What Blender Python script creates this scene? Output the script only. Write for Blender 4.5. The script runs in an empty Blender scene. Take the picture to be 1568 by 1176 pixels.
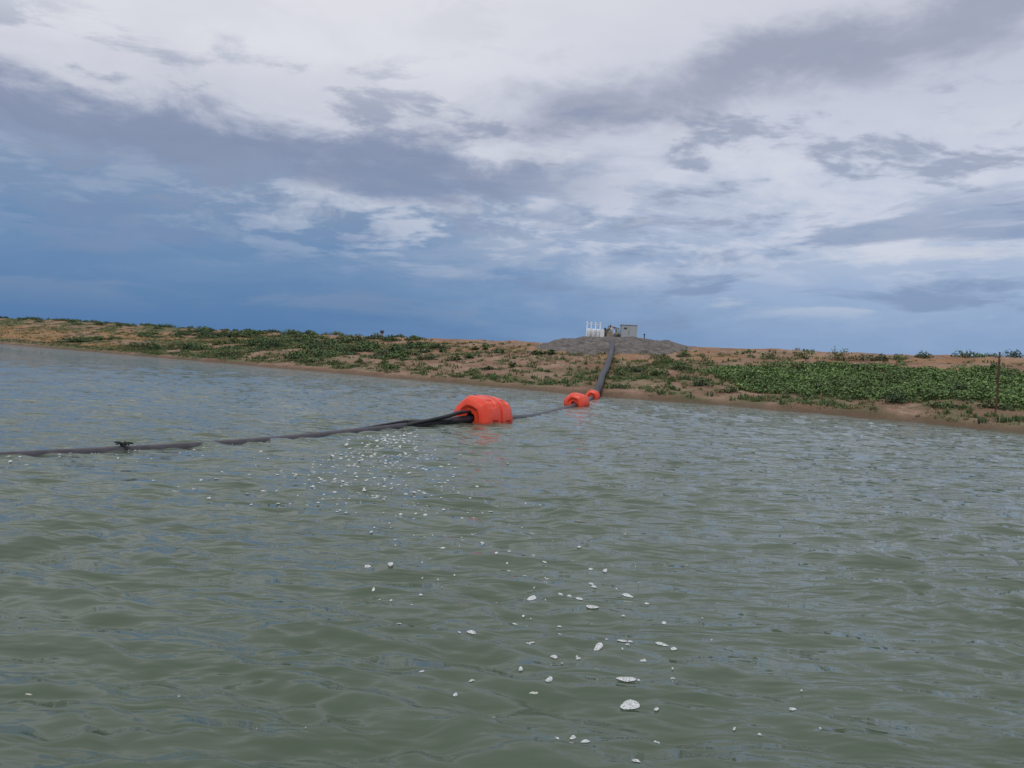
import bpy, math, random
import numpy as np
from mathutils import Matrix, Vector
rng=np.random.default_rng(7); random.seed(7)
scene=bpy.context.scene
scene.view_settings.view_transform='Standard'
try: scene.view_settings.look='None'
except Exception: pass
scene.view_settings.exposure=0

# ------------------------------------------------------------ helpers
def link(o,parent=None):
    scene.collection.objects.link(o)
    if parent is not None: o.parent=parent
    return o
def np_mesh(name,verts,faces,mat=None,smooth=False,cols=None,parent=None):
    verts=np.asarray(verts,dtype=np.float32); faces=np.asarray(faces,dtype=np.int32)
    k=faces.shape[1]; me=bpy.data.meshes.new(name)
    me.vertices.add(len(verts)); me.vertices.foreach_set('co',verts.ravel())
    me.loops.add(faces.size); me.loops.foreach_set('vertex_index',faces.ravel())
    me.polygons.add(len(faces))
    me.polygons.foreach_set('loop_start',np.arange(0,faces.size,k,dtype=np.int32))
    me.update(calc_edges=True)
    if smooth: me.polygons.foreach_set('use_smooth',np.ones(len(faces),dtype=bool))
    if cols is not None:
        a=me.color_attributes.new('tint','FLOAT_COLOR','POINT')
        c=np.ones((len(verts),4),dtype=np.float32); c[:,:3]=cols
        a.data.foreach_set('color',c.ravel())
    me.validate()
    if mat: me.materials.append(mat)
    return link(bpy.data.objects.new(name,me),parent)
def empty(name,loc=(0,0,0)):
    e=bpy.data.objects.new(name,None); e.location=loc; e.empty_display_size=.3
    return link(e)
def grid_faces(nr,nc,wrap=False):
    i=np.arange(nr-1)[:,None]; j=np.arange(nc if wrap else nc-1)[None,:]
    j2=(j+1)%nc
    return np.stack([i*nc+j+0*i, i*nc+j2, (i+1)*nc+j2, (i+1)*nc+j],-1).reshape(-1,4)
def vnoise(x,y,seed=0):
    x=np.asarray(x,float);y=np.asarray(y,float)
    ix=np.floor(x);iy=np.floor(y);fx=x-ix;fy=y-iy
    fx=fx*fx*(3-2*fx);fy=fy*fy*(3-2*fy)
    def h(a,b):
        v=np.sin(a*127.1+b*311.7+seed*74.7)*43758.5453
        return v-np.floor(v)
    return (h(ix,iy)*(1-fx)+h(ix+1,iy)*fx)*(1-fy)+(h(ix,iy+1)*(1-fx)+h(ix+1,iy+1)*fx)*fy
def fbm(x,y,seed=0,o=4):
    v=0;a=.5;s=0
    for k in range(o):
        v=v+a*vnoise(np.asarray(x)*2**k,np.asarray(y)*2**k,seed+k);s+=a;a*=.5
    return v/s
def sst(a,b,x):
    t=np.clip((np.asarray(x,float)-a)/(b-a),0,1); return t*t*(3-2*t)

class NT:
    def __init__(s,tree): s.t=tree
    def n(s,typ,**kw):
        nd=s.t.nodes.new(typ)
        for k,v in kw.items(): setattr(nd,k,v)
        return nd
    def put(s,sock,v):
        if isinstance(v,bpy.types.NodeSocket): s.t.links.new(v,sock)
        else: sock.default_value=v
    def m(s,op,a,b=0.0,c=None,clamp=False):
        nd=s.n('ShaderNodeMath',operation=op,use_clamp=clamp)
        s.put(nd.inputs[0],a); s.put(nd.inputs[1],b)
        if c is not None: s.put(nd.inputs[2],c)
        return nd.outputs[0]
    def smooth(s,v,a,b,lo=0.,hi=1.):
        nd=s.n('ShaderNodeMapRange',interpolation_type='SMOOTHSTEP')
        s.put(nd.inputs[0],v)
        for i,q in zip((1,2,3,4),(a,b,lo,hi)): s.put(nd.inputs[i],q)
        return nd.outputs[0]
    def comb(s,x,y,z=0.):
        nd=s.n('ShaderNodeCombineXYZ')
        for i,q in enumerate((x,y,z)): s.put(nd.inputs[i],q)
        return nd.outputs[0]
    def noise(s,vec,scale,detail=5,rough=.55,dist=0.,col=False):
        nd=s.n('ShaderNodeTexNoise')
        if vec is not None: s.put(nd.inputs['Vector'],vec)
        nd.inputs['Scale'].default_value=scale; nd.inputs['Detail'].default_value=detail
        nd.inputs['Roughness'].default_value=rough; nd.inputs['Distortion'].default_value=dist
        return nd.outputs['Color' if col else 'Fac']
    def mix(s,f,a,b,blend='MIX'):
        nd=s.n('ShaderNodeMix',data_type='RGBA',blend_type=blend)
        s.put(nd.inputs[0],f)
        for sock,v in ((nd.inputs[6],a),(nd.inputs[7],b)):
            if isinstance(v,tuple) and len(v)==3: v=v+(1.,)
            s.put(sock,v)
        return nd.outputs[2]
    def ramp(s,f,stops):
        nd=s.n('ShaderNodeValToRGB'); cr=nd.color_ramp
        while len(cr.elements)<len(stops): cr.elements.new(.5)
        for e,(p,c) in zip(cr.elements,stops):
            e.position=p; e.color=tuple(c)+(1,)
        s.put(nd.inputs[0],f); return nd.outputs[0]
def newmat(name):
    m=bpy.data.materials.new(name); m.use_nodes=True
    T=NT(m.node_tree); b=m.node_tree.nodes['Principled BSDF']
    return m,T,b
def simple(name,col,rough=.5,metal=0.,var=.25,scale=6.,bump=.0):
    m,T,b=newmat(name)
    tc=T.n('ShaderNodeTexCoord').outputs['Object']
    nz=T.noise(tc,scale,6,.6)
    f=T.smooth(nz,.3,.75)
    T.put(b.inputs['Base Color'],T.mix(f,tuple(c*(1-var) for c in col),tuple(min(1,c*(1+var*.5)) for c in col)))
    b.inputs['Roughness'].default_value=rough; b.inputs['Metallic'].default_value=metal
    if bump:
        bp=T.n('ShaderNodeBump'); bp.inputs['Strength'].default_value=bump; bp.inputs['Distance'].default_value=.02
        T.put(bp.inputs['Height'],T.noise(tc,scale*5,4)); T.put(b.inputs['Normal'],bp.outputs[0])
    return m

# ------------------------------------------------------------ camera
cam=bpy.data.cameras.new('camera'); co=link(bpy.data.objects.new('camera',cam))
cam.sensor_width=36; cam.lens=27.18; cam.clip_start=.1; cam.clip_end=12000
co.matrix_world=Matrix.Translation((0,0,1.7))@Matrix.Rotation(math.radians(90-1.9),4,'X')@Matrix.Rotation(math.radians(3.0),4,'Z')
scene.camera=co

# ------------------------------------------------------------ world
SUN_EL=math.radians(48); SUN_AZ=math.radians(200)
w=bpy.data.worlds.new('World'); scene.world=w; w.use_nodes=True
w.node_tree.nodes.clear(); T=NT(w.node_tree)
out=T.n('ShaderNodeOutputWorld')
sky=T.n('ShaderNodeTexSky',sky_type='NISHITA'); sky.sun_disc=False
sky.sun_elevation=SUN_EL; sky.sun_rotation=SUN_AZ
bg1=T.n('ShaderNodeBackground'); T.put(bg1.inputs[0],sky.outputs[0]); bg1.inputs[1].default_value=.08
tc=T.n('ShaderNodeTexCoord').outputs['Generated']
sep=T.n('ShaderNodeSeparateXYZ'); T.put(sep.inputs[0],tc); x,y,z=sep.outputs
hyp=T.m('SQRT',T.m('ADD',T.m('MULTIPLY',x,x),T.m('MULTIPLY',y,y)))
A=T.m('ARCTAN2',x,y); E=T.m('ARCTAN2',z,hyp)
k=T.m('DIVIDE',1.,T.m('ADD',T.m('MAXIMUM',z,0.),.16))
u=T.m('MULTIPLY',x,k); v=T.m('MULTIPLY',y,k)
n1=T.noise(T.comb(u,v,0.),1.5,6,.55,.2)
n2=T.noise(T.comb(T.m('ADD',u,7.3),T.m('MULTIPLY',v,1.25),2.),3.2,7,.60,.25)
n3=T.noise(T.comb(T.m('MULTIPLY',A,3.4),T.m('ADD',T.m('MULTIPLY',E,15.),T.m('MULTIPLY',A,-1.2)),3.),1.2,7,.58,.4)
n4=T.noise(T.comb(T.m('MULTIPLY',A,2.),T.m('MULTIPLY',E,4.2),9.),3.4,8,.62,.3)
def c5(v,a): return T.m('MULTIPLY',T.m('SUBTRACT',v,.5),a)
Ew=T.m('ADD',T.m('ADD',E,c5(n1,.13)),c5(n4,.13))
Es=T.m('ADD',E,c5(n4,.09))
left=T.ramp(T.m('MULTIPLY',Es,2.),[(0,(.070,.18,.40)),(.10,(.090,.205,.41)),(.24,(.15,.26,.45)),(.36,(.21,.30,.46)),(.46,(.30,.37,.52)),(.56,(.58,.60,.69)),(.70,(.76,.77,.83)),(1,(.77,.77,.82))])
right=T.ramp(T.m('MULTIPLY',Es,2.),[(0,(.25,.38,.60)),(.08,(.23,.35,.57)),(.18,(.32,.43,.63)),(.32,(.47,.54,.69)),(.50,(.60,.64,.75)),(.66,(.56,.59,.70)),(.80,(.62,.64,.73)),(1,(.70,.70,.76))])
fLR=T.smooth(T.m('ADD',A,c5(n1,.4)),-.32,.45)
c=T.mix(fLR,left,right)
def band(line,wd,mask,amt,col,c,e=None,soft=.1):
    d=T.m('ABSOLUTE',T.m('SUBTRACT',e or Ew,line))
    b=T.m('MULTIPLY',T.smooth(d,wd,wd*soft),mask)
    return T.mix(T.m('MULTIPLY',b,amt),c,col)
l2=T.m('ADD',.290,T.m('MULTIPLY',A,.20))
c=band(l2,.060,T.smooth(A,-.2,.12),.85,(.30,.335,.45),c)
win=T.m('MULTIPLY',T.smooth(E,.08,.17),T.smooth(E,.36,.24))
win=T.m('MULTIPLY',win,T.smooth(A,-.48,-.10,.25,1.))
c=T.mix(T.m('MULTIPLY',T.m('MULTIPLY',T.smooth(n2,.46,.60),win),.66),c,(.64,.67,.77))
c=T.mix(T.m('MULTIPLY',T.m('MULTIPLY',T.smooth(n4,.51,.64),win),.5),c,(.70,.72,.80))
l1=T.m('ADD',.226,T.m('MULTIPLY',A,-.04))
c=band(l1,.046,T.smooth(A,.20,-.08),.82,(.215,.265,.40),c)
wn=T.m('MULTIPLY',T.smooth(E,.12,.2),T.smooth(E,.40,.28))
c=T.mix(T.m('MULTIPLY',T.m('MULTIPLY',T.smooth(n2,.48,.36),wn),.68),c,(.25,.30,.43))
stm=T.m('MULTIPLY',T.smooth(n3,.51,.62),T.m('MULTIPLY',T.smooth(E,.02,.07),T.smooth(E,.25,.16)))
c=T.mix(T.m('MULTIPLY',stm,.65),c,(.18,.26,.43))
stl=T.m('MULTIPLY',T.smooth(n3,.46,.36),T.m('MULTIPLY',T.smooth(E,.05,.10),T.smooth(E,.25,.15)))
stl=T.m('MULTIPLY',stl,T.smooth(A,-.3,.5,.05,1.))
c=T.mix(T.m('MULTIPLY',stl,.6),c,(.66,.68,.74))
c=T.mix(T.m('MULTIPLY',T.smooth(n1,.48,.68),T.smooth(E,.24,.36,0.,.28)),c,(.50,.52,.62))
c=T.mix(T.m('MULTIPLY',T.smooth(n4,.53,.68),T.m('MULTIPLY',T.smooth(E,.30,.38,0.,.22),T.smooth(A,-.3,0.,.2,1.))),c,(.45,.47,.57))
bg2=T.n('ShaderNodeBackground'); T.put(bg2.inputs[0],c); bg2.inputs[1].default_value=1.
ms=T.n('ShaderNodeMixShader'); ms.inputs[0].default_value=.94
T.t.links.new(bg1.outputs[0],ms.inputs[1]);T.t.links.new(bg2.outputs[0],ms.inputs[2]);T.t.links.new(ms.outputs[0],out.inputs[0])
w.name='sky'
try:
    w.cycles.sampling_method='MANUAL'; w.cycles.sample_map_resolution=256
except Exception: pass
sl=bpy.data.lights.new('sun','SUN'); sl.energy=1.0; sl.angle=math.radians(15); sl.color=(1,.96,.9)
so=link(bpy.data.objects.new('sun',sl)); so.location=(0,0,50)
sd=Vector((math.sin(SUN_AZ)*math.cos(SUN_EL),math.cos(SUN_AZ)*math.cos(SUN_EL),math.sin(SUN_EL)))
so.rotation_euler=sd.to_track_quat('Z','Y').to_euler()

# ------------------------------------------------------------ terrain
OX,OY=4.4,39.4; UX,UY=.747,-.665; NX,NY=.665,.747
def ts(X,Y): return (X-OX)*UX+(Y-OY)*UY,(X-OX)*NX+(Y-OY)*NY
def xy(t,s): return OX+t*UX+s*NX, OY+t*UY+s*NY
def shore(t):
    t=np.asarray(t,float)
    return 1.6*np.exp(-((t-8)/6.5)**2)+ .7*(vnoise(t*.35,0*t,3)-.5)*1.0+.35*(vnoise(t*1.3,0*t,5)-.5)
def hts(t,s):
    t=np.asarray(t,float);s=np.asarray(s,float)
    q=s-shore(t)
    base=np.where(q<0,np.maximum(.16*q,-3.),0)
    up=(.20+.12*vnoise(t*.8,s*0,13))*sst(0,.55,q)+3.3*np.clip((q-.5)/27.5,0,1)**.97
    over=sst(24,32,q); up=up*(1-over)+over*(3.42+.0*q)
    z=base+np.where(q>0,up,0)
    z=z+1.7*sst(60,210,-t)*sst(2,34,q)
    nz=(fbm(t*.45,s*.45,11)-.5)*.45+(fbm(t*1.6,s*1.6,17)-.5)*.2
    z=z+nz*sst(.3,3,q)*(1-.55*sst(24,30,q))
    return z
def hxy(X,Y): return hts(*ts(X,Y))
def axis(parts):
    a=[np.arange(p,q,d) for p,q,d in parts]; return np.unique(np.round(np.concatenate(a),4))
tt=axis([(-3000,-600,300),(-600,-240,20),(-240,-110,1.5),(-110,45,.35),(45,120,5),(120,3001,240)])
ss=axis([(-3000,-200,400),(-200,-10,20),(-10,-1,1.),(-1,36,.2),(36,60,2),(60,300,20),(300,3001,300)])
TT,SS=np.meshgrid(tt,ss,indexing='ij'); ZZ=hts(TT,SS); XX,YY=xy(TT,SS)
def bed(t,s):
    n=(fbm(t*.4,s*.4,31)-.5)*5
    lo=4.8+6.*sst(7,0,t)+n*.8; hi=17.8-6*sst(7,0,t)+n*.6
    holes=1-.5*sst(.62,.70,fbm(t*.5,s*.7,33))
    return sst(-.6,.6,s-lo)*sst(-.8,.8,hi-s)*sst(-1,2.,t+n*.4)*holes
def green(t,s):
    n=fbm(t*.22,s*.3,41,5); n2=fbm(t*.9,s*.9,47)
    lb=sst(-26,-42,t)*sst(-98,-72,t)
    g=.9*lb*sst(.40,.56,n+.12*(n2-.5))*sst(25,18,s)
    g=g+lb*sst(.38,.54,n2)*sst(0.3,1.2,s)*sst(9,5,s)*.55
    g=g+.75*sst(.44,.62,n2)*sst(.7,1.5,s)*sst(4.6,2.,s)*(.45+.55*sst(-70,-20,t))
    g=g+.75*sst(-45,-70,t)*sst(.4,1.,s)*sst(4.5,2.,s)*sst(.34,.5,n2)
    g=g+.7*sst(-70,-100,t)*sst(.42,.58,n)*sst(13,18,s)
    g=g+.3*sst(-82,-115,t)*sst(.46,.62,n)
    g=g+.45*sst(.52,.66,n)*sst(-40,-5,t)*sst(20,10,s)
    g=g+.8*sst(.47,.61,n2)*np.exp(-((t+1)/4.5)**2)*sst(3,6,s)*sst(17,12,s)
    g=g+.25*sst(.53,.63,fbm(t*.7,s*.7,49))*sst(1,4,s)*sst(27,20,s)
    return np.clip(g+bed(t,s),0,1)
def tan(t,s):
    return np.clip(sst(-48,-72,t)*sst(.28,.44,fbm(t*.12,s*.3,53))*sst(21,12,s)*sst(.8,2.,s)+.6*sst(.45,.65,fbm(t*.3,s*.5,59))*sst(6,20,s),0,1)
cols=np.stack([green(TT,SS),tan(TT,SS),1-sst(.1,.8,SS-shore(TT))],-1).reshape(-1,3)
gm,T,b=newmat('sandy_soil')
at=T.n('ShaderNodeAttribute',attribute_name='tint'); sp=T.n('ShaderNodeSeparateColor'); T.put(sp.inputs[0],at.outputs['Color'])
ob=T.n('ShaderNodeTexCoord').outputs['Object']
a=T.noise(ob,.35,6,.6); d=T.noise(ob,3.2,8,.7); e=T.noise(ob,1.1,6,.65)
sand=T.mix(T.smooth(a,.38,.62),(.24,.135,.085),(.355,.235,.16))
sand=T.mix(T.smooth(d,.49,.64,0.,.8),sand,(.13,.082,.054))
sand=T.mix(T.smooth(e,.58,.70,0.,.6),sand,(.46,.36,.28))
sand=T.mix(T.m('MULTIPLY',sp.outputs[1],T.smooth(e,.3,.6,.5,1.)),sand,(.34,.175,.062))
gr=T.mix(T.smooth(d,.35,.65),(.055,.078,.025),(.15,.155,.06))
gf=T.m('MULTIPLY',sp.outputs[0],T.smooth(e,.22,.5,.45,.95))
col=T.mix(gf,sand,gr)
col=T.mix(T.m('MULTIPLY',sp.outputs[2],.8),col,(.12,.08,.05))
T.put(b.inputs['Base Color'],col); b.inputs['Roughness'].default_value=.95
bp=T.n('ShaderNodeBump'); bp.inputs['Distance'].default_value=.15; bp.inputs['Strength'].default_value=.9
T.put(bp.inputs['Height'],T.noise(ob,4.,8,.7)); T.put(b.inputs['Normal'],bp.outputs[0])
np_mesh('ground',np.stack([XX,YY,ZZ],-1).reshape(-1,3),grid_faces(len(tt),len(ss))[:,::-1],gm,True,cols)

# ------------------------------------------------------------ water
WN=160; wr=np.random.default_rng(3)
Ls=np.exp(wr.uniform(np.log(.12),np.log(1.4),WN)); th=math.radians(-99)+wr.normal(0,.48,WN); ph=wr.uniform(0,6.28,WN)
slope=.028*np.where(Ls>.75,.5,1.)*np.where(Ls<.30,1.15,1.)
def waves(X,Y,spacing=None):
    z=np.zeros(X.shape)
    for L,t,p,sl_ in zip(Ls,th,ph,slope):
        kk=2*math.pi/L; a=sl_/kk
        f=1. if spacing is None else np.clip((L/spacing-2.2)/2.5,0,1)
        pz=kk*(X*math.cos(t)+Y*math.sin(t))+p
        s_=np.sin(pz); z+=a*f*(s_+.25*np.cos(2*pz))
    g=.30+1.35*fbm(X*.6+50,Y*.35+50,71,3)
    return z*g
ang=np.radians(np.unique(np.round(np.concatenate([np.arange(-180,-42,4),np.arange(-42,42,.08),np.arange(42,181,4)]),3)))
ang=ang[:-1] if abs(ang[-1]-math.pi)<1e-6 else ang
r=[.6]
while r[-1]<120: r.append(r[-1]*1.0064+.002)
while r[-1]<4000: r.append(r[-1]*1.25)
r=np.array(r)
RR,AA=np.meshgrid(r,ang,indexing='ij'); WX=RR*np.sin(AA);WY=RR*np.cos(AA)
sp_=np.where(np.abs(AA)<.73,RR*.0064,RR*.08)+.003
WZ=waves(WX,WY,sp_)
f=grid_faces(len(r),len(ang),True)[:,::-1]
wm,T,b=newmat('lake_water')
ob=T.n('ShaderNodeTexCoord').outputs['Object']
def mapped(sc,rot):
    mp=T.n('ShaderNodeMapping'); T.put(mp.inputs[0],ob); mp.inputs['Scale'].default_value=sc; mp.inputs['Rotation'].default_value=(0,0,rot); return mp.outputs[0]
big=T.noise(ob,.12,4,.6)
T.put(b.inputs['Base Color'],T.mix(T.smooth(big,.35,.65),(.086,.116,.080),(.108,.140,.102)))
b.inputs['Roughness'].default_value=.03; b.inputs['IOR'].default_value=1.33
h1=T.noise(mapped((.5,1.6,1),.12),8.,2,.5,.2); h2=T.noise(mapped((.40,1.5,1),-.1),1.9,3,.55,.3)
bp=T.n('ShaderNodeBump'); bp.inputs['Distance'].default_value=.018; bp.inputs['Strength'].default_value=.6
T.put(bp.inputs['Height'],h1)
bp2=T.n('ShaderNodeBump'); bp2.inputs['Distance'].default_value=.20; bp2.inputs['Strength'].default_value=.65
T.put(bp2.inputs['Height'],h2); T.put(bp2.inputs['Normal'],bp.outputs[0])
T.put(b.inputs['Normal'],bp2.outputs[0])
np_mesh('lake_water',np.stack([WX,WY,WZ],-1).reshape(-1,3),f,wm,True)

# ------------------------------------------------------------ foam
fv=[];ff=[]
def foam(X,Y,wd):
    n=18; base=len(fv); ph=random.random()*6; p2=random.random()*6
    el=random.uniform(.6,.95); ro=random.random()*3
    th_=[6.28318*q/n for q in range(n)]
    rr=[wd/2*(1+.14*math.sin(2*q+ph)+.10*math.sin(3*q+p2)+random.uniform(-.04,.04)) for q in th_]
    pts=[(0,0)]+[(rr[q]*.7*math.cos(th_[q]),rr[q]*.7*math.sin(th_[q])) for q in range(n)]+[(rr[q]*math.cos(th_[q]),rr[q]*math.sin(th_[q])) for q in range(n)]
    for i,(a_,b_) in enumerate(pts):
        b_*=el; xx=X+a_*math.cos(ro)-b_*math.sin(ro); yy=Y+a_*math.sin(ro)+b_*math.cos(ro)
        fv.append([xx,yy,(.008+random.uniform(0,.002)) if i<=n else .004])
    for q in range(n):
        q2=(q+1)%n
        ff.append((base,base+1+q,base+1+q2)); ff.append((base+1+q,base+1+n+q,base+1+n+q2,base+1+q2))
BIG=[(.69,4.07,.10),(.676,3.83,.10),(.596,4.55,.07),(.76,4.69,.07),(1.0,4.68,.075),(.84,4.4,.04),(.93,5.64,.09),(.63,5.27,.085),(.22,5.44,.08),(.18,5.97,.065),(.84,6.27,.065),(-.17,4.7,.055),(-.40,4.07,.035),(.41,3.4,.04),(.36,3.45,.03),(.75,3.5,.03),(.62,3.28,.04),(-.16,8.4,.09),(-.17,7.7,.09),(-1.05,5.97,.055),(-.87,5.97,.06),(.5,5.6,.045),(.56,5.45,.05),(.7,5.8,.055),(-.2,3.8,.03),(-.13,4.0,.028),(.13,4.2,.03),(.2,4.6,.035),(1.05,5.5,.035),(.1,4.9,.035),(-.2,6.1,.05),(.35,6.4,.035)]
for q in BIG: foam(*q)
for i in range(230):
    g=random.random(); X=-2.4+3.3*g+random.gauss(0,.35+.22*g); Y=16-12.3*g**.75+random.gauss(0,.9*(1-g)+.3)
    if Y>3: foam(X,Y,random.choice([.015,.02,.025,.032,.045]))
for i in range(400):
    g=random.random()**1.1; Y=16.0-7.5*g+random.gauss(0,.6)
    X=-2.25+.1*g+random.gauss(0,.22+.70*g)
    if Y<7.5: continue
    foam(X,Y,random.uniform(.025,.07)*(.55+.5*(Y/16)))
for i in range(60):
    X=-7+random.random()*4.5; Y=10.1+1.25*(X+7)-random.random()**2*1.8; foam(X,Y,random.uniform(.015,.05))
for i in range(50):
    foam(random.uniform(-2.,2.),random.uniform(3.2,11),random.choice([.008,.012,.018]))
fv=np.array(fv); fv[:,2]+=waves(fv[:,0],fv[:,1],np.hypot(fv[:,0],fv[:,1])*.0064+.003)
fm,T,b=newmat('foam'); ob=T.n('ShaderNodeTexCoord').outputs['Object']
T.put(b.inputs['Base Color'],T.mix(T.smooth(T.noise(ob,90.,3),.38,.58),(.42,.46,.44),(.80,.82,.82))); b.inputs['Roughness'].default_value=.6
bp=T.n('ShaderNodeBump'); bp.inputs['Distance'].default_value=.01; T.put(bp.inputs['Height'],T.noise(ob,120.,2)); T.put(b.inputs['Normal'],bp.outputs[0])
me=bpy.data.meshes.new('foam'); me.from_pydata(fv.tolist(),[],ff); me.materials.append(fm)
link(bpy.data.objects.new('foam',me))

# ------------------------------------------------------------ tubes / pipes
def catmull(pts,n=10):
    P=[Vector(p) for p in pts]; P=[P[0]*2-P[1]]+P+[P[-1]*2-P[-2]]; o=[]
    for i in range(1,len(P)-2):
        for q in range(n):
            t=q/n; a,b_,c_,d_=P[i-1:i+3]
            o.append(.5*((2*b_)+(c_-a)*t+(2*a-5*b_+4*c_-d_)*t*t+(3*b_-a-3*c_+d_)*t**3))
    o.append(P[-2]); return o
def tube(name,pts,rad,mat,parent=None,n=16,sm=10):
    pp=catmull(pts,sm) if sm else [Vector(p) for p in pts]
    vs=[];N=len(pp)
    for i,p in enumerate(pp):
        tg=(pp[min(i+1,N-1)]-pp[max(i-1,0)]).normalized()
        ref=Vector((0,0,1)) if abs(tg.z)<.95 else Vector((1,0,0))
        s_=tg.cross(ref).normalized(); u_=s_.cross(tg)
        rr=rad(i/(N-1)) if callable(rad) else rad
        for q in range(n):
            a_=6.28318*q/n; vs.append(p+s_*math.cos(a_)*rr+u_*math.sin(a_)*rr)
    f=grid_faces(N,n,True)
    me=bpy.data.meshes.new(name); me.from_pydata([tuple(v) for v in vs],[],f.tolist()+[list(range(n)),list(range((N-1)*n,N*n))])
    for p in me.polygons: p.use_smooth=len(p.vertices)==4
    me.materials.append(mat); return link(bpy.data.objects.new(name,me),parent)
def box(name,c_,size,mat,parent=None,bev=.01,rot=0):
    import bmesh
    bm=bmesh.new(); bmesh.ops.create_cube(bm,size=1)
    bmesh.ops.scale(bm,vec=size,verts=bm.verts)
    if bev: bmesh.ops.bevel(bm,geom=bm.edges[:],offset=bev,segments=2,affect='EDGES')
    bmesh.ops.rotate(bm,matrix=Matrix.Rotation(rot,3,'Z'),verts=bm.verts); bmesh.ops.translate(bm,vec=c_,verts=bm.verts)
    me=bpy.data.meshes.new(name); bm.to_mesh(me); bm.free(); me.materials.append(mat)
    return link(bpy.data.objects.new(name,me),parent)

pipe_m=simple('grey_pipe_plastic',(.060,.056,.070),.42,0,.4,5.,.15)
black_m=simple('black_rubber',(.022,.022,.026),.5,0,.3,8.,.1)
rope_m=simple('dark_rope',(.02,.03,.025),.85,0,.4,20.,.3)
orange_m,T,b=newmat('orange_polyethylene')
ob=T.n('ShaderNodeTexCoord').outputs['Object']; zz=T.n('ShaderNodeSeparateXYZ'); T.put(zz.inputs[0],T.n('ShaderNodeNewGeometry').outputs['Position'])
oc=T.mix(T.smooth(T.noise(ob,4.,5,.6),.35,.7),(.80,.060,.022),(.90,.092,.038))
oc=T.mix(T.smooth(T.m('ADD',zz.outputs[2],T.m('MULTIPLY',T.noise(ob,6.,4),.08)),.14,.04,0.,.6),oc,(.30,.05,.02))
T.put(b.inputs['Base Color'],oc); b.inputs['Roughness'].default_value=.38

F1=Vector((-.70,20.3,.09)); F2=Vector((2.55,29.9,.07)); F3=Vector((3.85,36.6,.08))
pl=empty('floating_discharge_pipe',(0,0,0))
tube('pipe_run_near',[(-12,5.6,-.04),(-8.2,9.0,-.04),(-6.9,10.5,-.035),(-5.6,12.05,-.04),(-4.4,13.8,-.04),(-3.2,16.1,-.02),(-2.3,17.9,.02),(-1.5,19.2,.07),tuple(F1),(.0,21.6,.01),(.75,23.6,-.04),(1.5,26.4,-.045),(2.2,28.7,-.01),tuple(F2),(3.1,32.5,.0),(3.5,34.8,0.02),tuple(F3)],.098,pipe_m,pl,20,12)
h=lambda X,Y:float(hxy(X,Y))
tube('pipe_up_bank',[tuple(F3),(4.15,38.3,.16),(4.55,40.2,h(4.55,40.2)+.20),(5.1,44,h(5.1,44)+.24),(5.9,49,h(5.9,49)+.24),(6.8,54.5,h(6.8,54.5)+.24),(7.5,59.5,h(7.5,59.5)+.30),(8.0,63,h(8,63)+.5),(8.6,68,h(8.6,68)+.55),(9.3,73.2,h(9.3,73.2)+.75)],.19,black_m,pl,16,10)
for q,(t0) in enumerate([0,.08]):
    tube('hose_%d'%(q+1),[(-2.6+t0,17.45,.0),(-2.3+t0,17.8,.08),(-1.95+t0,18.2,.11+.04*q),(-1.6+t0*1.6,18.7,.18+.06*q),(-1.35+t0,19.1,.25+.05*q),(-1.1+t0,19.8,.28)],.040,black_m,pl,10,8)
tube('hose_3',[(-3.1,16.3,.06),(-2.75,17.0,.10),(-2.4,17.7,.13),(-1.9,18.4,.11),(-1.4,19.0,.10)],.024,black_m,pl,8,8)
def tie(X,Y,zc,dirv,s_=1.):
    d_=Vector((dirv[0],dirv[1],0)).normalized(); sd_=Vector((-d_.y,d_.x,0)); o_=Vector((X,Y,zc))
    ring=[o_+(sd_*math.cos(a_)+Vector((0,0,1))*math.sin(a_))*.11+d_*.02*math.sin(3*a_) for a_ in np.linspace(0,6.283,19)]
    tube('strap',ring,.022*s_,rope_m,pl,6,0)
    for q in range(5):
        a_=q*1.35+.3; e_=o_+Vector((math.cos(a_)*.15*s_,math.sin(a_)*.12*s_,.09+random.uniform(0,.05)*s_))
        m_=o_+Vector((math.cos(a_)*.07*s_,math.sin(a_)*.06*s_,.11+.03*s_))
        tube('strap_end_%d'%q,[o_+Vector((0,0,.10)),m_,e_],lambda t:.030*s_*(1-.6*t),rope_m,pl,6,4)
tie(-5.86,11.72,-.03,(1.2,1.5),.95); tie(-2.4,17.75,.02,(1,1.5),.55)

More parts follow.
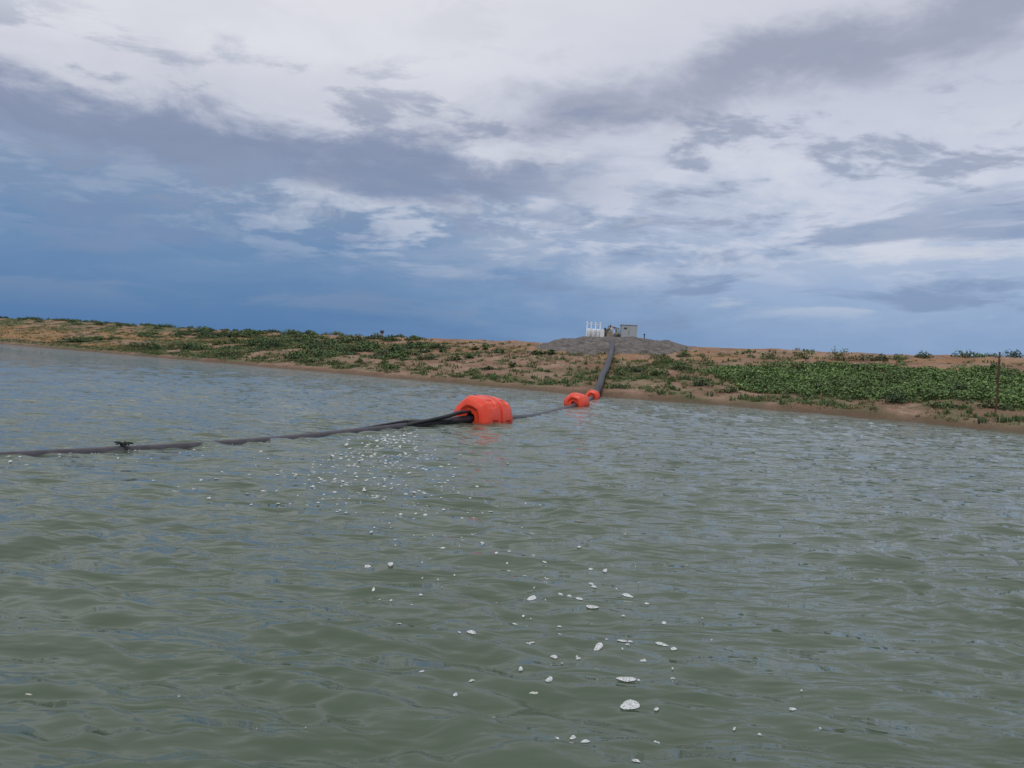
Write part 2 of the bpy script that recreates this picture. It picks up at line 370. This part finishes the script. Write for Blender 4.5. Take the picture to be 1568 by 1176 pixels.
def pipe_float(name,loc,yaw,R,L,tilt=0.):
    root=empty(name,loc); nphi=96; nx=61
    xs=np.concatenate([[-.43,-.45,-.5,-.495,-.465,-.40],np.linspace(-.34,.34,nx-12),[.40,.465,.495,.5,.45,.43]])*L
    rad=np.concatenate([[.22,.42,.56,.68,.81,.92],1.0-.035*(np.linspace(-1,1,nx-12))**2,[.92,.81,.68,.56,.42,.22]])*R
    V=[]
    for X_,r0 in zip(xs,rad):
        for q in range(nphi):
            p=2*math.pi*q/nphi
            c8=math.cos(((p+.25+math.pi/6)%(math.pi/3))-math.pi/6)
            rr=r0*(.93/c8*.5+.49)
            xr=X_/L
            if abs(xr)<.42:
                sector=(((p+.25)/(math.pi/3))%1.)
                if .13<abs(xr)<.30 and .30<sector<.70: rr*=.945
                if abs(xr)<.035: rr*=.88
                if abs(math.sin(p-.5))<.06: rr*=1.035
            V.append((X_,rr*math.cos(p),rr*math.sin(p)))
    f=grid_faces(nx,nphi,True).tolist()
    me=bpy.data.meshes.new('shell'); me.from_pydata(V,[],f); me.materials.append(orange_m)
    for p_ in me.polygons: p_.use_smooth=True
    sh=link(bpy.data.objects.new('shell',me),root)
    if hasattr(me,'set_sharp_from_angle'): me.set_sharp_from_angle(angle=math.radians(24))
    ring=[Vector((0,R*.85*math.cos(a_),R*.85*math.sin(a_))) for a_ in np.linspace(0,6.283,49)]
    tube('strap',ring,.02,black_m,root,6,0)
    for sx in (-.3,-.1,.1,.3):
        for pa in (.5,.5+math.pi):
            bx=Vector((sx*L,R*.98*math.cos(pa),R*.98*math.sin(pa)))
            tube('flange_bolt',[bx-Vector((0,0,.04)),bx+Vector((0,0,.04))],.014,black_m,root,6,0)
    root.rotation_euler=(0,tilt,yaw)
    return root
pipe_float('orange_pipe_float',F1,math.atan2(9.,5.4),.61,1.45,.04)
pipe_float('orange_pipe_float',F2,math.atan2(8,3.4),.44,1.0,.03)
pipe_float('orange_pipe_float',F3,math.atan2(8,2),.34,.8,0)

# ------------------------------------------------------------ gravel mound and pump station
gx=np.linspace(-1,1,80); GX,GY=np.meshgrid(gx,gx,indexing='ij')
cx,cy,rx,ry=8.9,69.5,7.0,10.
PX=cx+GX*rx; PY=cy+GY*ry; rad=np.hypot(GX,GY)+(fbm(PX*.5,PY*.5,81)-.5)*.40
lift=.70*np.clip((1.-rad)/.6,0,1)-.12*sst(.85,1.05,rad)
lift=lift+(fbm(PX*1.1,PY*1.1,83)-.5)*.40*sst(1.,.7,rad)
gz=hxy(PX,PY)+lift
padm=sst(3.4,2.4,np.hypot((PX-9.4)*.8,(PY-75.3)*1.4)); PADZ=3.95
gz=gz*(1-padm)+PADZ*padm
grav,T,b=newmat('grey_gravel'); ob=T.n('ShaderNodeTexCoord').outputs['Object']
g1=T.mix(T.smooth(T.noise(ob,2.,8,.75),.35,.66),(.085,.075,.068),(.24,.215,.20)); T.put(b.inputs['Base Color'],g1); b.inputs['Roughness'].default_value=.95
bp=T.n('ShaderNodeBump'); bp.inputs['Distance'].default_value=.2; T.put(bp.inputs['Height'],T.noise(ob,4.,6,.7)); T.put(b.inputs['Normal'],bp.outputs[0])
np_mesh('gravel_mound',np.stack([PX,PY,gz],-1).reshape(-1,3),grid_faces(80,80)[:,::-1],grav,True)

white_m=simple('white_paint',(.80,.81,.81),.45,0,.1); grey_m=simple('cabinet_grey',(.38,.41,.42),.5,0,.15)
tanm=simple('engine_tan',(.34,.29,.22),.6,0,.4,5.); dark_m=simple('dark_steel',(.06,.06,.06),.5,.3,.4)
rust_m=simple('rusty_steel',(.13,.07,.045),.85,.2,.5,9.,.3)
Z0=PADZ
ft=empty('white_tank_rack')
box('skid',(7.75,75,Z0+.06),(1.7,1.1,.12),dark_m,ft)
for i,xx in enumerate((7.15,7.6,8.05)):
    tube('tank_%d'%(i+1),[(xx,74.8,Z0+.12),(xx,74.8,Z0+.2),(xx,74.8,Z0+.85),(xx,74.8,Z0+.95),(xx,74.8,Z0+1.0)],lambda t:.19 if .1<t<.8 else .12,white_m,ft,16,0)
for i,xx in enumerate((6.98,7.38,7.82,8.26)):
    tube('rack_post_%d'%(i+1),[(xx,75.15,Z0+.1),(xx,75.15,Z0+1.6)],.04,white_m,ft,8,0)
    tube('post_cap_%d'%(i+1),[(xx,75.15,Z0+1.6),(xx,75.15,Z0+1.68)],.085,white_m,ft,8,0)
box('top_rail',(7.62,75.19,Z0+1.48),(1.35,.05,.06),white_m,ft); box('mid_rail',(7.62,75.19,Z0+.75),(1.35,.05,.06),white_m,ft)
box('white_drum',(8.42,74.7,Z0+.55),(.40,.5,.85),white_m,ft,.08)
pu=empty('diesel_pump')
box('skid',(9.35,75,Z0+.08),(1.9,1.0,.16),dark_m,pu)
box('engine_block',(9.1,75,Z0+.54),(.75,.6,.75),tanm,pu,.06)
box('radiator',(8.72,75,Z0+.66),(.12,.75,1.0),dark_m,pu)
tube('exhaust',[(9.2,75,Z0+.8),(9.2,75,Z0+1.35),(9.26,75,Z0+1.5)],.05,rust_m,pu,8,4)
box('air_filter',(9.35,74.9,Z0+1.08),(.35,.3,.28),white_m,pu,.08)
box('fuel_tank',(9.5,75.1,Z0+.42),(.5,.7,.4),white_m,pu,.05)
tube('pump_volute',[(9.85,74.75,Z0+.45),(9.85,75.25,Z0+.45)],.34,tanm,pu,20,0)
tube('suction_elbow',[(9.85,74.7,Z0+.45),(9.85,74.3,Z0+.45),(9.6,73.8,Z0+.25),(9.3,73.2,Z0-.1)],.16,black_m,pu,12,6)
tube('lift_frame',[(8.75,74.6,Z0+.1),(9.0,74.6,Z0+1.35),(10.0,74.6,Z0+1.15),(10.1,74.6,Z0+.1)],.045,rust_m,pu,6,0)
tube('discharge_riser',[(9.85,75.1,Z0+.7),(9.8,75.1,Z0+1.1),(9.5,75.3,Z0+1.25),(9.0,76,Z0+1.0)],.11,tanm,pu,10,6)
cb=empty('control_cabinet')
box('plinth',(11.0,75,Z0+.05),(1.65,1.0,.10),dark_m,cb)
box('body',(11.0,75,Z0+.80),(1.52,.9,1.40),grey_m,cb,.02)
box('roof',(11.0,75,Z0+1.535),(1.64,1.02,.06),grey_m,cb,.015)
for sx in (-.38,.38): box('door',(11.0+sx,74.535,Z0+.80),(.70,.03,1.26),grey_m,cb,.008)
box('handle',(10.95,74.50,Z0+.80),(.03,.04,.18),dark_m,cb,.0)
box('vent',(10.62,74.51,Z0+1.2),(.3,.02,.15),dark_m,cb,0.)
def post(name,X,Y,H,r_,mat,cap=True):
    e_=empty(name); z_=h(X,Y)-.1
    tube('shaft',[(X,Y,z_),(X+.02,Y,z_+H*.5),(X,Y,z_+H+.1)],r_,mat,e_,8,3)
    if cap: box('cap',(X,Y,z_+H+.12),(r_*3.2,r_*3.2,r_*2.4),dark_m,e_,.01)
    box('footing',(X,Y,z_+.08),(r_*5,r_*5,.14),mat,e_,.02); return e_
post('marker_post',12.55,75,1.25,.05,rust_m)
post('marker_post',-15.4,90,.8,.12,tanm)
rp=post('rusty_fence_post',18.8,30.0,2.5,.035,rust_m,False)
zb=h(18.8,30)
for q in range(26):
    z_=zb+.2+2.25*random.random(); a_=random.random()*6.28; l_=random.uniform(.06,.22)
    tube('dry_stem_%d'%q,[(18.8,30,z_),(18.8+math.cos(a_)*l_*.6,30+math.sin(a_)*l_*.6,z_+.06),(18.8+math.cos(a_)*l_,30+math.sin(a_)*l_,z_+random.uniform(-.05,.16))],lambda t:.014*(1-.5*t),rust_m,rp,5,2)

# ------------------------------------------------------------ vegetation
leaf,T,b=newmat('foliage')
at=T.n('ShaderNodeAttribute',attribute_name='tint'); T.put(b.inputs['Base Color'],at.outputs['Color']); b.inputs['Roughness'].default_value=.7
def blades(cx,cy,cr,ch,n,pal,width=.03,zoff=0.):
    cx=np.repeat(cx,n);cy=np.repeat(cy,n);cr=np.repeat(cr,n);ch=np.repeat(ch,n);pal=np.repeat(pal,n,axis=0)
    N=len(cx); a=rng.uniform(0,6.283,N); q=np.sqrt(rng.uniform(0,1,N))
    bx=cx+cr*q*np.cos(a)*.9;by=cy+cr*q*np.sin(a)*.9
    bz=hxy(bx,by)+zoff-.03
    H=ch*(1.05-.65*q**2)*rng.uniform(.5,1.15,N)
    d=a+rng.normal(0,.7,N); lean=(.15+.7*q)*rng.uniform(.3,1.1,N)*H*.8
    tip=np.stack([bx+np.cos(d)*lean,by+np.sin(d)*lean,bz+H],-1)
    s=np.stack([-np.sin(d+rng.normal(0,.8,N)),np.cos(d),0*d],-1)*(width*rng.uniform(.6,1.5,N))[:,None]
    p=np.stack([bx,by,bz],-1); mid=p*.45+tip*.55+np.array([0,0,1])*(.12*H)[:,None]
    V=np.stack([p,mid-s,tip,mid+s],1).reshape(-1,3)
    F=np.arange(4*N).reshape(-1,4)
    sh=rng.uniform(.65,1.25,N)
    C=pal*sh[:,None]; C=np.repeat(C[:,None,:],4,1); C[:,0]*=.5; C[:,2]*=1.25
    return V,F,C.reshape(-1,3)
def leaves(px,py,pz,size,pal):
    N=len(px); n=rng.normal(0,1,(N,3)); n[:,2]=np.abs(n[:,2])+.7; n/=np.linalg.norm(n,axis=1)[:,None]
    r_=rng.normal(0,1,(N,3)); u_=np.cross(n,r_); u_/=np.linalg.norm(u_,axis=1)[:,None]; v_=np.cross(n,u_)
    c_=np.stack([px,py,pz],-1); s=(size*rng.uniform(.6,1.3,N))[:,None]
    V=np.stack([c_-u_*s,c_-v_*s*.5,c_+u_*s,c_+v_*s*.5],1).reshape(-1,3)
    C=np.repeat((pal*rng.uniform(.6,1.3,N)[:,None])[:,None,:],4,1).reshape(-1,3)
    return V,np.arange(4*N).reshape(-1,4),C
def joinparts(name,parts):
    V=[];F=[];C=[];o=0
    for v,f_,c_ in parts: V.append(v);F.append(f_+o);C.append(c_);o+=len(v)
    return np_mesh(name,np.concatenate(V),np.concatenate(F),leaf,False,np.concatenate(C))
PAL=np.array([[.095,.155,.045],[.07,.12,.038],[.135,.175,.065],[.15,.165,.07],[.24,.20,.10],[.06,.10,.04]])
def pick(n,w_):
    w_=np.array(w_,float); return PAL[rng.choice(len(PAL),n,p=w_/w_.sum())]
N=80000; t=rng.uniform(-230,34,N); t=np.where(rng.random(N)<.5,rng.uniform(-70,30,N),t); s=rng.uniform(.5,27,N)
cl=fbm(t*.55,s*.8,91,3); g=green(t,s)
pr=.02+.15*sst(.5,.66,cl)+.75*g
pr*=np.where((s<3),1.1,1.)*(1-.7*sst(20,27,s))
X,Y=xy(t,s); s_ok=(s-shore(t))>.5
onm=(np.hypot((X-cx)/rx,(Y-cy)/ry)<.92)
keep=(rng.random(N)<pr*.42)&s_ok&~onm
t,s,X,Y=t[keep],s[keep],X[keep],Y[keep]; n=len(t)
far=np.clip(Y/60,.7,2.5)
drytan=tan(t,s)[:,None]*.6*(rng.random(n)<.6)[:,None]
pal_=pick(n,[4,3,4,3,2.5,2])*(1-drytan)+np.array([.30,.19,.08])*drytan
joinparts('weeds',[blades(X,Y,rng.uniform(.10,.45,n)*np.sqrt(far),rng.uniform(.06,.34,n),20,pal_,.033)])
print('weeds',n)
N=300000; t=rng.uniform(-3,40,N); s=rng.uniform(2,21,N); k_=rng.random(N)<bed(t,s)*.95
t,s=t[k_],s[k_]; X,Y=xy(t,s); n=len(t)
top=.08+.50*fbm(X*.9,Y*.9,95,3)**1.2
shade=(.75+.95*fbm(X*.6,Y*.6,96,4))[:,None]
joinparts('broadleaf_weed_bed',[leaves(X,Y,hxy(X,Y)+top*rng.random(n)**.5,.07,pick(n,[5,3,4,1.2,.3,2])*np.array([1.0,1.14,.95])*shade)])
def bush_field(name,T_,S_,R_,H_,n=300):
    parts=[]
    for t_,s_,r_,h_ in zip(T_,S_,R_,H_):
        X_,Y_=xy(t_,s_); base=h(X_,Y_); nl=int(n*(.6+r_))
        a=rng.uniform(0,6.283,nl); q=rng.uniform(0,1,nl)**.5; el=rng.uniform(0,1,nl)
        lob=1+.25*np.sin(a*3+t_)+.15*np.sin(a*5+s_)
        rr=r_*q*lob*np.sqrt(np.clip(1-(el*.95)**2,0,1))
        pz=base+h_*el*(.85+.3*np.sin(a*2+s_))*(.6+.4*q)
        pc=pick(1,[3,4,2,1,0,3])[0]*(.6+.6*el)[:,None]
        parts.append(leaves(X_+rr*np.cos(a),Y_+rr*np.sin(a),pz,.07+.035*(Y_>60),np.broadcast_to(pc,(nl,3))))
    joinparts(name,parts)
T_=[];S_=[];R_=[];H_=[]
for i in range(260):
    t_=rng.uniform(-92,-26); s_=rng.uniform(2,24)
    if fbm(t_*.12,s_*.2,101,2)<.43: continue
    T_.append(t_);S_.append(s_);R_.append(rng.uniform(.5,1.6));H_.append(rng.uniform(.2,.75))
for i in range(46):
    T_.append(rng.uniform(-28,22)); S_.append(rng.uniform(2,20)); R_.append(rng.uniform(.25,.7)); H_.append(rng.uniform(.2,.55))
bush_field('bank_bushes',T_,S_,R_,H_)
T_=[];S_=[];R_=[];H_=[]
for i in range(190):
    t_=-rng.uniform(50,330); T_.append(t_);S_.append(rng.uniform(24,40));R_.append(rng.uniform(.5,1.7));H_.append(rng.uniform(.2,.8))
for X0,Y0,r_,h_ in [(18.0,54,.5,.65),(20.2,54,.65,.6),(22.3,53.2,.9,.9),(25.2,53,.5,.5),(28.,53,.6,.45),(30.5,52.5,.8,.55),(33.5,52.,.7,.5),(35,51,.9,.4),(24,53.,1.2,.4),(9.9,52,.7,.8),(12.8,50.8,.5,.6),(10.5,48.8,.9,.5),(7.5,47,.7,.4),(8.6,46,.9,.5),(13.3,43.2,.6,.5),(6.4,46,.5,.35),(26.,41,.9,.5),(20.,47,.8,.6),(18.5,48,.9,.5),(26.6,53.5,.9,.4),(31.8,52.5,1.1,.35),(36.5,51.,.8,.6)]:
    a_,b_=ts(X0,Y0); T_.append(a_);S_.append(b_);R_.append(r_);H_.append(h_)
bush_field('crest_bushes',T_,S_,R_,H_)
print('done')
